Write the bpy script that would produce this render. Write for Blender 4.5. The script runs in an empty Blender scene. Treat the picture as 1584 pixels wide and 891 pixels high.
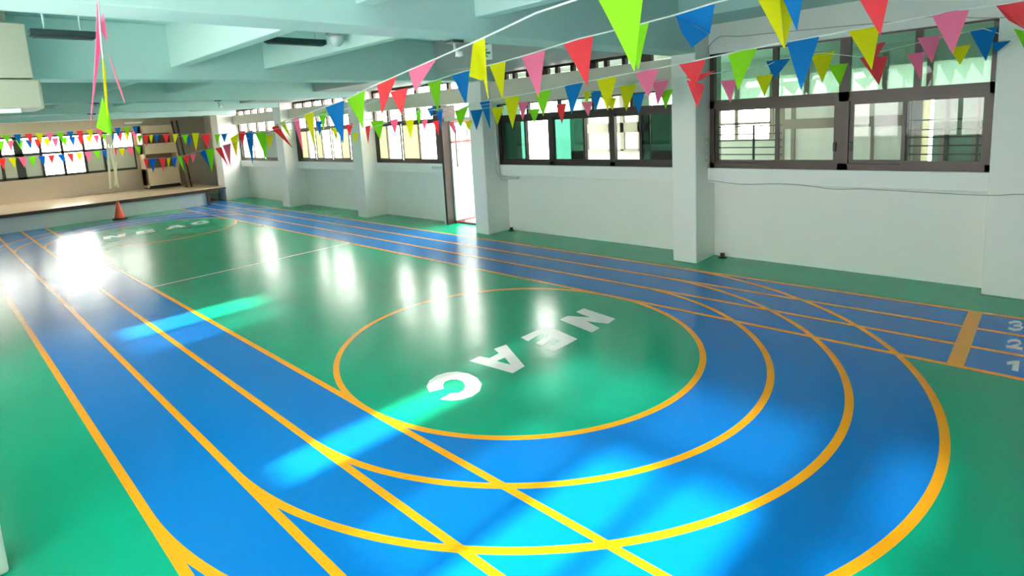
import bpy, bmesh, math, json, random
from mathutils import Vector, Matrix
random.seed(7)
SC = bpy.context.scene
COL = SC.collection
T = json.loads(r'''{"letters":[[[[0.001,0.95],[0.0,1.085],[0.425,1.009],[0.44,0.86],[0.228,0.79],[0.438,0.711],[0.443,0.578],[0.001,0.672],[0.001,0.805],[0.219,0.901]],[]],[[[-0.001,0.465],[0.43,0.37],[0.433,0.014],[0.35,0.027],[0.337,0.235],[0.253,0.255],[0.275,0.055],[0.185,0.072],[0.18,0.264],[0.085,0.274],[0.105,0.062],[-0.007,0.091]],[]],[[[-0.004,-0.116],[0.424,-0.359],[0.431,-0.511],[-0.017,-0.566],[-0.017,-0.446],[0.082,-0.419],[0.075,-0.294],[-0.022,-0.253]],[[0.169,-0.426],[0.177,-0.332],[0.317,-0.407]]],[[[0.145,-1.143],[0.057,-1.098],[-0.004,-1.021],[-0.025,-0.922],[-0.002,-0.837],[0.052,-0.772],[0.154,-0.738],[0.262,-0.749],[0.367,-0.8],[0.436,-0.893],[0.451,-0.984],[0.427,-1.066],[0.374,-1.127],[0.295,-1.165],[0.292,-1.053],[0.331,-1.016],[0.331,-0.963],[0.289,-0.902],[0.217,-0.862],[0.151,-0.864],[0.115,-0.9],[0.107,-0.955],[0.141,-1.005],[0.188,-1.036]],[]]],"digits":[[[[3.207,1.881],[3.241,1.93],[3.275,1.956],[3.276,1.727],[3.241,1.732],[3.244,1.86],[3.212,1.824]]],[[[3.195,2.309],[3.208,2.364],[3.233,2.391],[3.254,2.383],[3.256,2.376],[3.248,2.338],[3.203,2.253],[3.208,2.203],[3.255,2.29],[3.269,2.365],[3.258,2.437],[3.231,2.448],[3.202,2.416],[3.186,2.351]],[[3.186,2.197],[3.235,2.204],[3.28,2.205],[3.28,2.263],[3.235,2.263],[3.185,2.255]]],[[[3.175,2.825],[3.207,2.884],[3.235,2.89],[3.244,2.885],[3.234,2.856],[3.204,2.825],[3.207,2.767],[3.239,2.801],[3.257,2.884],[3.237,2.951],[3.204,2.944],[3.169,2.882]],[[3.206,2.766],[3.242,2.783],[3.255,2.772],[3.246,2.749],[3.215,2.717],[3.176,2.733],[3.176,2.675],[3.216,2.66],[3.252,2.696],[3.267,2.79],[3.242,2.842],[3.204,2.825]]]],"strings":[["A",[[-15.789,2.679,2.043],[-10.468,1.353,2.054],[-5.692,0.342,2.092],[-2.671,-0.434,2.206],[-1.204,-0.791,2.28],[-0.745,-0.887,2.331],[-0.238,-1.009,2.369],[0.479,-1.123,2.44],[1.158,-1.361,2.463],[1.577,-1.426,2.515],[2.013,-1.558,2.511],[2.281,-1.648,2.491],[2.607,-1.751,2.469]],[["yellow",[[-2.693,-0.428,2.212],[-2.286,-0.528,2.225],[-2.372,-0.515,1.798]],[]],["blue",[[-1.856,-0.632,2.25],[-1.26,-0.777,2.281],[-1.439,-0.725,1.878]],[]],["green",[[-1.196,-0.792,2.282],[-0.737,-0.889,2.328],[-0.904,-0.829,2.008]],[]],["red",[[-0.465,-0.955,2.347],[-0.089,-1.033,2.379],[-0.265,-1.072,2.104]],[]],["red",[[-0.2,-1.028,2.274],[0.088,-1.077,2.279],[0.01,-1.09,2.091]],[]],["pink",[[0.09,-1.061,2.402],[0.479,-1.123,2.44],[0.276,-1.169,2.247]],[]],["yellow",[[1.015,-1.31,2.464],[1.158,-1.361,2.461],[1.155,-1.351,2.129]],[[[1.075,-1.37,2.453],[1.127,-1.374,2.234],[1.083,-1.424,2.262]],[[1.075,-1.37,2.453],[1.143,-1.353,2.257],[1.132,-1.38,2.233]]]],["green",[[1.997,-1.553,2.507],[2.275,-1.646,2.49],[2.214,-1.628,2.168]],[]]]],["B",[[-4.965,0.226,2.113],[-2.304,0.106,2.271],[-1.001,0.029,2.413],[-0.412,-0.08,2.452],[0.164,-0.209,2.463],[0.725,-0.427,2.467],[1.125,-0.441,2.508],[1.481,-0.357,2.54],[1.781,-0.407,2.552],[2.025,-0.441,2.572],[2.261,-0.412,2.59],[2.432,-0.378,2.597],[2.716,-0.303,2.594],[2.944,-0.21,2.607]],[["green",[[-1.005,0.029,2.407],[-0.74,-0.021,2.42],[-0.842,0.007,2.116]],[]],["blue",[[-0.55,-0.055,2.437],[-0.259,-0.115,2.452],[-0.343,-0.092,2.161]],[]],["yellow",[[0.052,-0.184,2.461],[0.308,-0.265,2.461],[0.203,-0.198,2.166]],[]],["pink",[[0.557,-0.363,2.46],[0.836,-0.432,2.471],[0.803,-0.477,2.147]],[]],["red",[[0.995,-0.437,2.493],[1.224,-0.417,2.52],[1.185,-0.443,2.194]],[]],["green",[[1.409,-0.374,2.531],[1.596,-0.377,2.539],[1.532,-0.404,2.263]],[]],["blue",[[1.781,-0.407,2.552],[2.025,-0.441,2.572],[1.965,-0.378,2.417]],[[[1.837,-0.52,2.533],[1.979,-0.41,2.413],[1.879,-0.523,2.421]],[[1.872,-0.508,2.423],[1.979,-0.41,2.413],[1.919,-0.498,2.344]]]],["yellow",[[2.218,-0.416,2.591],[2.334,-0.397,2.596],[2.369,-0.417,2.282]],[[[2.326,-0.373,2.6],[2.387,-0.356,2.437],[2.369,-0.418,2.282]]]],["blue",[[2.328,-0.398,2.597],[2.449,-0.373,2.597],[2.418,-0.385,2.363]],[]],["red",[[2.616,-0.33,2.594],[2.796,-0.271,2.595],[2.759,-0.321,2.298]],[]]]],["C",[[-8.742,1.968,2.015],[-3.66,1.439,2.147],[-2.018,1.261,2.206],[-1.154,1.293,2.257],[-0.585,1.157,2.274],[0.002,1.046,2.311],[0.507,0.845,2.324],[0.961,0.736,2.338],[1.429,0.569,2.353],[1.808,0.53,2.383],[2.209,0.441,2.4],[2.525,0.481,2.421],[2.896,0.73,2.471],[3.15,0.85,2.486],[3.388,0.956,2.506]],[["yellow",[[-1.154,1.293,2.257],[-0.852,1.221,2.265],[-0.983,1.219,1.898]],[]],["green",[[-0.585,1.156,2.267],[-0.318,1.106,2.283],[-0.445,1.102,2.015]],[]],["blue",[[-0.126,1.071,2.303],[0.161,0.983,2.312],[0.015,0.978,2.017]],[]],["yellow",[[0.369,0.9,2.317],[0.635,0.814,2.326],[0.547,0.778,2.032]],[[[0.495,0.772,2.155],[0.593,0.858,2.135],[0.583,0.815,2.034]]]],["pink",[[0.837,0.766,2.335],[1.096,0.688,2.343],[1.007,0.665,2.115]],[]],["red",[[1.3,0.614,2.347],[1.537,0.558,2.362],[1.466,0.539,2.165]],[[[1.405,0.502,2.236],[1.563,0.662,2.274],[1.487,0.558,2.205]],[[1.413,0.506,2.217],[1.513,0.589,2.175],[1.489,0.518,2.007]]]],["green",[[1.701,0.542,2.379],[1.913,0.507,2.386],[1.809,0.45,2.108]],[]],["blue",[[2.107,0.463,2.395],[2.3,0.452,2.407],[2.234,0.337,2.077]],[]],["yellow",[[2.447,0.471,2.416],[2.596,0.528,2.428],[2.583,0.43,2.165]],[]],["pink",[[2.817,0.677,2.462],[2.978,0.769,2.48],[2.918,0.737,2.228]],[]],["red",[[3.087,0.82,2.479],[3.239,0.89,2.494],[3.223,0.886,2.322]],[[[3.091,0.761,2.473],[3.224,0.855,2.32],[3.145,0.775,2.383]]]]]],["D",[[-5.552,3.108,2.107],[-3.812,2.886,2.171],[-2.727,2.706,2.198],[-1.852,2.58,2.132],[-1.23,2.502,2.157],[-0.654,2.397,2.281],[-0.106,2.243,2.312],[0.392,2.178,2.316],[0.842,2.506,2.356],[1.218,2.683,2.379],[1.329,2.736,2.432],[1.69,2.825,2.461],[1.985,2.971,2.393],[2.461,3.34,2.502],[2.836,3.45,2.559],[3.022,3.549,2.457],[3.326,3.669,2.575]],[["yellow",[[-2.726,2.703,2.178],[-2.42,2.665,2.2],[-2.55,2.639,1.92]],[]],["pink",[[-2.109,2.627,2.228],[-1.899,2.6,2.233],[-1.98,2.548,1.967]],[]],["green",[[-1.879,2.582,2.124],[-1.643,2.551,2.121],[-1.741,2.514,1.923]],[]],["red",[[-1.349,2.517,2.156],[-1.156,2.486,2.161],[-1.214,2.462,1.896]],[]],["pink",[[-0.882,2.429,2.161],[-0.684,2.387,2.16],[-0.77,2.424,1.978]],[]],["yellow",[[-0.844,2.438,2.287],[-0.709,2.409,2.285],[-0.773,2.396,2.139]],[]],["blue",[[-0.731,2.414,2.287],[-0.517,2.357,2.278],[-0.615,2.352,2.028]],[]],["yellow",[[-0.239,2.281,2.311],[0.015,2.226,2.308],[-0.085,2.165,2.013]],[]],["blue",[[-0.046,2.219,2.198],[0.128,2.197,2.2],[0.061,2.186,1.969]],[]],["pink",[[0.221,2.202,2.329],[0.426,2.204,2.327],[0.342,2.079,2.048]],[]],["green",[[0.318,2.172,2.206],[0.46,2.208,2.215],[0.433,2.088,2.008]],[]],["pink",[[0.842,2.49,2.269],[0.988,2.558,2.269],[0.936,2.523,2.033]],[]],["yellow",[[1.147,2.634,2.287],[1.294,2.699,2.293],[1.252,2.583,2.07]],[]],["blue",[[1.226,2.695,2.432],[1.436,2.762,2.439],[1.303,2.711,2.24]],[]],["yellow",[[1.599,2.804,2.461],[1.797,2.885,2.474],[1.713,2.805,2.171]],[]],["green",[[1.752,2.836,2.336],[1.902,2.917,2.34],[1.847,2.872,2.131]],[]],["red",[[1.986,2.969,2.38],[2.186,3.116,2.379],[2.148,2.983,2.114]],[]],["red",[[2.106,3.081,2.509],[2.16,3.122,2.516],[2.088,2.964,2.308]],[]],["pink",[[2.316,3.212,2.384],[2.44,3.305,2.396],[2.416,3.271,2.139]],[]],["pink",[[2.379,3.286,2.529],[2.547,3.369,2.539],[2.498,3.309,2.282]],[]],["yellow",[[2.607,3.365,2.413],[2.761,3.408,2.423],[2.696,3.362,2.243]],[]],["blue",[[2.745,3.424,2.548],[2.928,3.509,2.565],[2.874,3.367,2.258]],[]],["blue",[[2.903,3.467,2.424],[3.024,3.544,2.428],[2.934,3.403,2.326]],[]],["green",[[3.034,3.566,2.536],[3.158,3.597,2.474],[3.113,3.549,2.343]],[]]]],["E",[[-7.781,3.667,1.9],[-5.312,2.627,2.094],[-4.276,2.712,2.246],[-3.663,2.753,2.189],[-2.941,2.935,2.265],[-2.389,2.927,2.278]],[["pink",[[-5.257,2.633,2.115],[-5.021,2.649,2.127],[-5.111,2.61,1.841]],[]],["yellow",[[-4.831,2.656,2.096],[-4.591,2.671,2.096],[-4.695,2.638,1.748]],[]],["green",[[-4.546,2.695,2.239],[-4.409,2.707,2.264],[-4.468,2.667,1.96]],[]],["pink",[[-4.396,2.676,2.053],[-4.235,2.692,2.09],[-4.283,2.633,1.896]],[]],["blue",[[-4.265,2.716,2.267],[-4.083,2.734,2.288],[-4.133,2.691,2.096]],[]],["red",[[-4.122,2.694,2.041],[-3.969,2.708,2.056],[-4.008,2.718,1.806]],[]],["blue",[[-4.046,2.727,2.221],[-3.889,2.742,2.234],[-3.892,2.67,1.893]],[]],["pink",[[-3.74,2.719,2.003],[-3.628,2.734,2.019],[-3.62,2.762,1.772]],[]],["green",[[-3.625,2.762,2.186],[-3.346,2.841,2.272],[-3.494,2.745,1.907]],[]],["yellow",[[-3.415,2.782,2.007],[-3.276,2.817,2.021],[-3.317,2.776,1.848]],[]],["blue",[[-3.328,2.83,2.178],[-3.089,2.887,2.183],[-3.165,2.796,1.852]],[]],["blue",[[-3.155,2.89,2.3],[-2.98,2.936,2.328],[-2.951,2.895,1.85]],[]]]],["F",[[-7.957,1.335,2.057],[-5.669,0.668,2.147],[-4.9,0.603,2.201],[-4.157,0.655,2.25],[-3.796,0.845,2.067],[-3.597,1.037,2.004],[-3.241,1.127,2.059]],[["red",[[-6.403,0.881,2.107],[-5.733,0.689,2.159],[-5.787,0.943,1.731]],[]],["yellow",[[-5.595,0.665,2.176],[-5.373,0.646,2.189],[-5.394,0.731,1.903]],[]],["pink",[[-5.018,0.616,2.215],[-4.827,0.613,2.236],[-4.774,0.596,1.681]],[]],["green",[[-4.293,0.648,2.257],[-4.116,0.69,2.302],[-4.164,0.643,2.016]],[]],["blue",[[-4.338,0.628,2.146],[-4.185,0.638,2.149],[-4.263,0.616,1.935]],[]],["yellow",[[-4.032,0.693,2.037],[-3.942,0.75,2.04],[-3.937,0.702,1.829]],[]],["red",[[-3.848,0.813,2.071],[-3.758,0.888,2.082],[-3.767,0.821,1.91]],[]],["yellow",[[-3.756,0.859,1.935],[-3.698,0.922,1.949],[-3.695,0.857,1.767]],[]],["red",[[-3.631,1.007,2.025],[-3.563,1.051,2.039],[-3.555,0.975,1.785]],[]],["green",[[-3.566,1.059,2.094],[-3.314,1.117,2.099],[-3.384,1.072,1.83]],[]]]],["G",[[-11.405,0.822,2.065],[-10.468,0.929,2.11],[-9.115,0.865,2.065],[-7.321,0.684,2.053],[-5.992,0.603,2.043],[-5.21,0.552,2.105]],[["green",[[-11.096,0.861,2.107],[-10.76,0.897,2.105],[-10.912,0.871,1.855]],[]],["blue",[[-10.822,0.879,2.033],[-10.609,0.904,2.042],[-10.671,0.85,1.809]],[]],["yellow",[[-10.565,0.921,2.128],[-10.105,0.916,2.122],[-10.323,0.873,1.716]],[]],["red",[[-9.945,0.901,2.07],[-9.285,0.877,2.096],[-9.578,0.872,1.768]],[]],["green",[[-9.024,0.856,2.063],[-8.576,0.812,2.067],[-8.794,0.797,1.821]],[]],["blue",[[-8.528,0.805,2.053],[-8.096,0.764,2.07],[-8.311,0.778,1.882]],[]],["yellow",[[-7.894,0.729,1.966],[-7.361,0.688,2.054],[-7.585,0.684,1.582]],[]],["red",[[-7.362,0.691,2.078],[-6.999,0.669,2.085],[-7.168,0.663,1.801]],[]],["blue",[[-6.978,0.659,2.022],[-6.627,0.65,2.105],[-6.673,0.594,1.478]],[]],["green",[[-6.497,0.63,2.023],[-5.993,0.606,2.065],[-6.121,0.613,1.538]],[]],["yellow",[[-6.028,0.595,1.969],[-5.677,0.574,2.004],[-5.825,0.545,1.753]],[]]]],["H",[[-10.211,0.509,1.616],[-8.863,0.479,1.754],[-7.971,0.541,1.806],[-7.378,0.589,1.881],[-6.59,0.546,1.951]],[["red",[[-10.066,0.507,1.638],[-9.576,0.493,1.665],[-9.816,0.495,1.436]],[]],["pink",[[-9.53,0.491,1.661],[-9.156,0.481,1.689],[-9.293,0.451,1.502]],[]],["blue",[[-8.903,0.475,1.715],[-8.647,0.496,1.777],[-8.656,0.553,1.406]],[]],["green",[[-8.616,0.497,1.771],[-8.206,0.525,1.797],[-8.313,0.457,1.318]],[]],["red",[[-8.183,0.527,1.797],[-7.904,0.547,1.818],[-7.874,0.617,1.424]],[]],["pink",[[-7.861,0.553,1.841],[-7.51,0.58,1.877],[-7.563,0.548,1.447]],[]]]],["I",[[-14.183,0.581,2.144],[-13.527,0.684,2.173],[-12.752,0.901,2.157],[-12.017,1.077,2.143],[-11.645,1.171,2.143]],[["green",[[-13.91,0.626,2.169],[-13.622,0.67,2.176],[-13.704,0.609,1.96]],[]],["red",[[-13.565,0.679,2.174],[-13.302,0.749,2.18],[-13.381,0.685,1.882]],[]],["yellow",[[-13.288,0.752,2.171],[-13.107,0.803,2.172],[-13.178,0.746,1.942]],[]],["blue",[[-13.079,0.809,2.161],[-12.86,0.871,2.161],[-12.89,0.802,1.918]],[]],["red",[[-12.693,0.913,2.138],[-12.408,0.985,2.159],[-12.486,0.908,1.904]],[]],["yellow",[[-12.275,1.014,2.137],[-12.023,1.076,2.143],[-12.162,1.014,1.892]],[]]]],["J",[[-13.585,0.496,1.559],[-12.832,0.694,1.561],[-12.05,0.924,1.575],[-11.658,1.048,1.612]],[["red",[[-13.349,0.558,1.562],[-13.131,0.616,1.567],[-13.175,0.553,1.286]],[]],["blue",[[-13.116,0.618,1.55],[-12.786,0.707,1.56],[-12.942,0.629,1.182]],[]],["red",[[-12.671,0.74,1.557],[-12.409,0.818,1.567],[-12.459,0.743,1.229]],[]],["yellow",[[-12.367,0.828,1.55],[-12.213,0.875,1.563],[-12.234,0.799,1.277]],[]],["blue",[[-12.176,0.884,1.554],[-11.95,0.953,1.572],[-12.021,0.876,1.305]],[]],["green",[[-11.938,0.958,1.58],[-11.779,1.009,1.6],[-11.719,0.997,1.185]],[]]]]],"near_cord":[[1.876,-3.318,2.419],[1.585,-3.258,2.405],[1.118,-3.161,2.4],[0.304,-2.99,2.378],[-1.092,-2.7,2.328],[-3.649,-2.16,2.267],[-7.124,-1.411,2.185]],"near_flags":[["pink",[[1.608,-3.264,2.405],[1.182,-3.185,2.317],[1.454,-3.292,2.058]],[]],["pink",[[1.118,-3.161,2.4],[0.961,-3.11,2.38],[1.242,-3.172,2.43]],[]],["pink",[[0.671,-3.045,2.387],[0.46,-2.985,2.327],[0.556,-2.989,2.181]],[]],["yellow",[[0.535,-3.04,2.391],[0.309,-2.988,2.363],[0.513,-3.048,2.114]],[]],["green",[[0.072,-2.966,2.248],[-0.136,-2.904,2.188],[-0.002,-2.937,2.061]],[[[0.072,-2.966,2.248],[-0.002,-2.937,2.061],[0.002,-2.997,2.104]]]]],"near_tails":[[[-3.888,-2.149,2.116],[-3.856,-2.177,1.823],[-3.94,-2.181,1.521]],[[-3.878,-2.139,2.116],[-3.828,-2.142,1.855],[-3.88,-2.118,1.53]],[[-3.864,-2.124,2.114],[-3.797,-2.117,1.818],[-3.906,-2.141,1.546]]],"stage_y":[-1.94,-1.53,-1.01,-0.48,0.07,0.59,1.46],"stage_z":[[1.07,1.16],[1.82,1.92],[2.26,2.37]]}''')
PI = math.pi

# ------------------------------------------------------------------ materials
def new_mat(name):
    m = bpy.data.materials.new(name); m.use_nodes = True
    nt = m.node_tree
    return m, nt, nt.nodes['Principled BSDF']

def mat(name, col, rough=.6, metal=0., var=.05, scale=6., bump=0., spec=.5, coat=0.):
    m, nt, b = new_mat(name)
    b.inputs['Roughness'].default_value = rough
    b.inputs['Metallic'].default_value = metal
    b.inputs['Specular IOR Level'].default_value = spec
    b.inputs['Coat Weight'].default_value = coat
    tc = nt.nodes.new('ShaderNodeTexCoord')
    nz = nt.nodes.new('ShaderNodeTexNoise'); nz.inputs['Scale'].default_value = scale; nz.inputs['Detail'].default_value = 5
    nt.links.new(tc.outputs['Object'], nz.inputs['Vector'])
    mx = nt.nodes.new('ShaderNodeMix'); mx.data_type = 'RGBA'
    mx.inputs['A'].default_value = tuple(max(0, c*(1-var)) for c in col)+(1,)
    mx.inputs['B'].default_value = tuple(min(1, c*(1+var)) for c in col)+(1,)
    nt.links.new(nz.outputs['Fac'], mx.inputs['Factor'])
    nt.links.new(mx.outputs['Result'], b.inputs['Base Color'])
    if bump:
        bp_ = nt.nodes.new('ShaderNodeBump'); bp_.inputs['Strength'].default_value = bump; bp_.inputs['Distance'].default_value = .01
        nt.links.new(nz.outputs['Fac'], bp_.inputs['Height']); nt.links.new(bp_.outputs['Normal'], b.inputs['Normal'])
    return m

def glass(name, tint, refl=1.0):
    m = bpy.data.materials.new(name); m.use_nodes = True
    nt = m.node_tree; nt.nodes.clear()
    out = nt.nodes.new('ShaderNodeOutputMaterial')
    tr = nt.nodes.new('ShaderNodeBsdfTransparent'); tr.inputs['Color'].default_value = tuple(tint)+(1,)
    gl = nt.nodes.new('ShaderNodeBsdfGlossy'); gl.inputs['Roughness'].default_value = .01
    fr = nt.nodes.new('ShaderNodeFresnel'); fr.inputs['IOR'].default_value = 1.5
    mu = nt.nodes.new('ShaderNodeMath'); mu.operation = 'MULTIPLY'; mu.inputs[1].default_value = refl; mu.use_clamp = True
    mx = nt.nodes.new('ShaderNodeMixShader')
    ge = nt.nodes.new('ShaderNodeNewGeometry')
    iv = nt.nodes.new('ShaderNodeMath'); iv.operation = 'SUBTRACT'; iv.inputs[0].default_value = 1; nt.links.new(ge.outputs['Backfacing'], iv.inputs[1])
    m2 = nt.nodes.new('ShaderNodeMath'); m2.operation = 'MULTIPLY'; nt.links.new(fr.outputs[0], m2.inputs[0]); nt.links.new(iv.outputs[0], m2.inputs[1])
    nt.links.new(m2.outputs[0], mu.inputs[0]); nt.links.new(mu.outputs[0], mx.inputs[0])
    nt.links.new(tr.outputs[0], mx.inputs[1]); nt.links.new(gl.outputs[0], mx.inputs[2]); nt.links.new(mx.outputs[0], out.inputs[0])
    return m

def cloth(name, col, trans=.45):
    m = bpy.data.materials.new(name); m.use_nodes = True
    nt = m.node_tree; nt.nodes.clear()
    out = nt.nodes.new('ShaderNodeOutputMaterial')
    d = nt.nodes.new('ShaderNodeBsdfDiffuse'); t = nt.nodes.new('ShaderNodeBsdfTranslucent')
    nz = nt.nodes.new('ShaderNodeTexNoise'); nz.inputs['Scale'].default_value = 40
    tc = nt.nodes.new('ShaderNodeTexCoord'); nt.links.new(tc.outputs['Object'], nz.inputs['Vector'])
    cm = nt.nodes.new('ShaderNodeMix'); cm.data_type = 'RGBA'
    cm.inputs['A'].default_value = tuple(c*.94 for c in col)+(1,); cm.inputs['B'].default_value = tuple(min(1, c*1.05) for c in col)+(1,)
    nt.links.new(nz.outputs['Fac'], cm.inputs['Factor'])
    for n in (d, t): nt.links.new(cm.outputs['Result'], n.inputs['Color'])
    mx = nt.nodes.new('ShaderNodeMixShader'); mx.inputs[0].default_value = trans
    nt.links.new(d.outputs[0], mx.inputs[1]); nt.links.new(t.outputs[0], mx.inputs[2]); nt.links.new(mx.outputs[0], out.inputs[0])
    return m

WALL = mat('wall_paint', (.90, .87, .82), .55, var=.03, scale=2.5, bump=.05)
LEDGE = mat('ledge_paint', (.92, .90, .86), .5, var=.02)
TEAL = mat('teal_ceiling_paint', (.50, .71, .67), .6, var=.04, scale=3)
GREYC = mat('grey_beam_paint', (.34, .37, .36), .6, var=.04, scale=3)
BEIGE = mat('beige_paint', (.66, .64, .52), .55, var=.03)
CREAM = mat('cream_paint', (.86, .66, .47), .5, var=.04)
BROWN = mat('brown_aluminium', (.062, .038, .028), .4, metal=.1, var=.08)
DARKB = mat('dark_bronze_aluminium', (.040, .026, .024), .4, metal=.1, var=.08)
BLACK = mat('black_plastic', (.015, .016, .018), .5)
DGREEN = mat('dark_green_metal', (.03, .045, .04), .5)
WOOD = mat('varnished_board', (.74, .54, .38), .22, var=.10, scale=4)
EDGE = mat('dark_stage_edging', (.075, .035, .03), .45)
STAGEP = mat('stage_front_paint', (.60, .64, .62), .55)
GREY = mat('grey_conduit', (.55, .58, .57), .5)
WHITEP = mat('white_plastic', (.85, .86, .85), .4)
CABLE = mat('dark_cable', (.33, .34, .32), .6)
CORDM = cloth('white_cord', (.85, .88, .85), .2)
ACM = mat('beige_enamel', (.40, .41, .32), .45, var=.02)
DOORP = mat('white_door_paint', (.82, .84, .82), .4)
BROWNG = mat('taupe_frame_paint', (.30, .26, .22), .5)
CONEO = mat('red_orange_plastic', (.85, .09, .035), .45)
GROUND = mat('pale_concrete', (.72, .72, .70), .8)
MIRR = mat('vent_slot', (.01, .03, .035), .7)
ORED = mat('dark_red_threshold', (.16, .03, .03), .5)
LADW = mat('dark_ladder_wood', (.09, .05, .04), .5)
LADL = mat('pale_ladder_wood', (.55, .42, .30), .5)
GREENS = mat('sign_green', (.0, .30, .10), .5)
WHITEL = mat('floor_letter_white', (.86, .83, .80), .3, var=.03)
WHITED = mat('floor_digit_white', (.80, .83, .85), .3, var=.03)
CLEAR = glass('clear_glass', (.92, .95, .93), 1.0)
TINT = glass('green_tinted_glass', (.10, .22, .18), 1.4)
TINT2 = glass('pale_green_glass', (.55, .72, .66), 1.6)
HALF = glass('sun_dimming_glass', (.45, .47, .49), 1.0)  # made up to let part of the sun through unseen left panes
FROST = cloth('cream_frosted_glass', (.82, .82, .66), .22)
DIMP = cloth('dimming_pane_cloth', (.55, .57, .52), .5)  # made-up pane filling that dims daylight, left and corridor windows
DIMPD = cloth('dark_dimming_cloth', (.36, .37, .35), .22)  # darker made-up filling, holds back daylight at unseen far-left windows
FROSTG = cloth('grey_green_frosted_glass', (.52, .58, .52), .07)
FROSTW = cloth('daylight_spreading_glass', (.92, .94, .95), .92)  # made up for unseen left panes, spreads soft daylight into the hall
FLAGC = {'yellow': cloth('yellow_plastic_film', (.78, .76, .02)), 'blue': cloth('blue_plastic_film', (.02, .25, .64)),
         'green': cloth('green_plastic_film', (.33, .76, .035)), 'red': cloth('red_plastic_film', (.92, .10, .12)),
         'pink': cloth('pink_plastic_film', (.95, .27, .46))}
TAN = cloth('cream_ribbon', (.80, .68, .48))

# painted sports floor: colours worked out from floor position
def floor_material():
    m, nt, b = new_mat('painted_sports_floor')
    N, Lk = nt.nodes, nt.links
    tc = N.new('ShaderNodeTexCoord'); sp = N.new('ShaderNodeSeparateXYZ'); Lk.new(tc.outputs['Object'], sp.inputs[0])
    def M(op, a, b_=None, c=None):
        n = N.new('ShaderNodeMath'); n.operation = op
        for i, v in enumerate((a, b_, c)):
            if v is None: continue
            if isinstance(v, (int, float)): n.inputs[i].default_value = v
            else: Lk.new(v, n.inputs[i])
        return n.outputs[0]
    gt = lambda a, v: M('GREATER_THAN', a, v)
    lt = lambda a, v: M('LESS_THAN', a, v)
    mul = lambda a, b_: M('MULTIPLY', a, b_)
    mx = lambda a, b_: M('MAXIMUM', a, b_)
    near = lambda a, v, w: lt(M('ABSOLUTE', M('SUBTRACT', a, v)), w)
    x, y = sp.outputs[0], sp.outputs[1]
    ay = M('ABSOLUTE', y)
    XF = -10.7
    def hyp(cx):
        dx = M('SUBTRACT', x, cx)
        return M('SQRT', M('ADD', mul(dx, dx), mul(y, y)))
    r0, rf = hyp(0.), hyp(XF)
    R1, W = 1.6, .481
    R4 = R1+3*W
    bandf = lambda v: mul(gt(v, R1), lt(v, R4))
    e0, ef = gt(x, 0.), lt(x, XF)
    blue = mx(bandf(ay), mx(mul(bandf(r0), e0), mul(bandf(rf), ef)))
    hw = .025
    line = mx(near(r0, R1, hw), near(rf, R1, hw))
    for k in range(4):
        r = R1+k*W
        line = mx(line, near(ay, r, hw))
        if k: line = mx(line, mx(mul(near(r0, r, hw), e0), mul(near(rf, r, hw), ef)))
    line = mx(line, mul(near(x, 2.94, .05), mul(gt(y, R1), lt(y, R4))))
    mid = mul(near(x, XF/2, .02), lt(ay, R1))
    nz = N.new('ShaderNodeTexNoise'); nz.inputs['Scale'].default_value = 1.3; nz.inputs['Detail'].default_value = 6
    Lk.new(tc.outputs['Object'], nz.inputs['Vector'])
    def colmix(f, a, b_):
        n = N.new('ShaderNodeMix'); n.data_type = 'RGBA'
        Lk.new(f, n.inputs['Factor'])
        for k_, v in (('A', a), ('B', b_)):
            if isinstance(v, tuple): n.inputs[k_].default_value = v+(1,)
            else: Lk.new(v, n.inputs[k_])
        return n.outputs['Result']
    g = colmix(nz.outputs['Fac'], (.001, .32, .175), (.001, .38, .205))
    bl = colmix(nz.outputs['Fac'], (.001, .165, .50), (.001, .19, .56))
    c = colmix(blue, g, bl)
    c = colmix(line, c, (.93, .36, .006))
    c = colmix(mid, c, (.75, .80, .76))
    Lk.new(c, b.inputs['Base Color'])
    # glossy coat with a gentle waviness, as poured epoxy has
    wv = N.new('ShaderNodeTexNoise'); wv.inputs['Scale'].default_value = 3.; wv.inputs['Detail'].default_value = 3
    Lk.new(tc.outputs['Object'], wv.inputs['Vector'])
    bm_ = N.new('ShaderNodeBump'); bm_.inputs['Strength'].default_value = .16; bm_.inputs['Distance'].default_value = .02
    Lk.new(wv.outputs['Fac'], bm_.inputs['Height']); Lk.new(bm_.outputs['Normal'], b.inputs['Normal'])
    mr = N.new('ShaderNodeMapRange'); mr.inputs['To Min'].default_value = .17; mr.inputs['To Max'].default_value = .27
    Lk.new(nz.outputs['Fac'], mr.inputs['Value']); Lk.new(mr.outputs[0], b.inputs['Roughness'])
    b.inputs['IOR'].default_value = 1.33
    return m
FLOOR = floor_material()

# ------------------------------------------------------------------ mesh helpers
def bx(bm, x0, x1, y0, y1, z0, z1):
    v = [bm.verts.new(p) for p in ((x0,y0,z0),(x1,y0,z0),(x1,y1,z0),(x0,y1,z0),(x0,y0,z1),(x1,y0,z1),(x1,y1,z1),(x0,y1,z1))]
    for f in ((0,3,2,1),(4,5,6,7),(0,1,5,4),(1,2,6,5),(2,3,7,6),(3,0,4,7)): bm.faces.new([v[i] for i in f])

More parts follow.
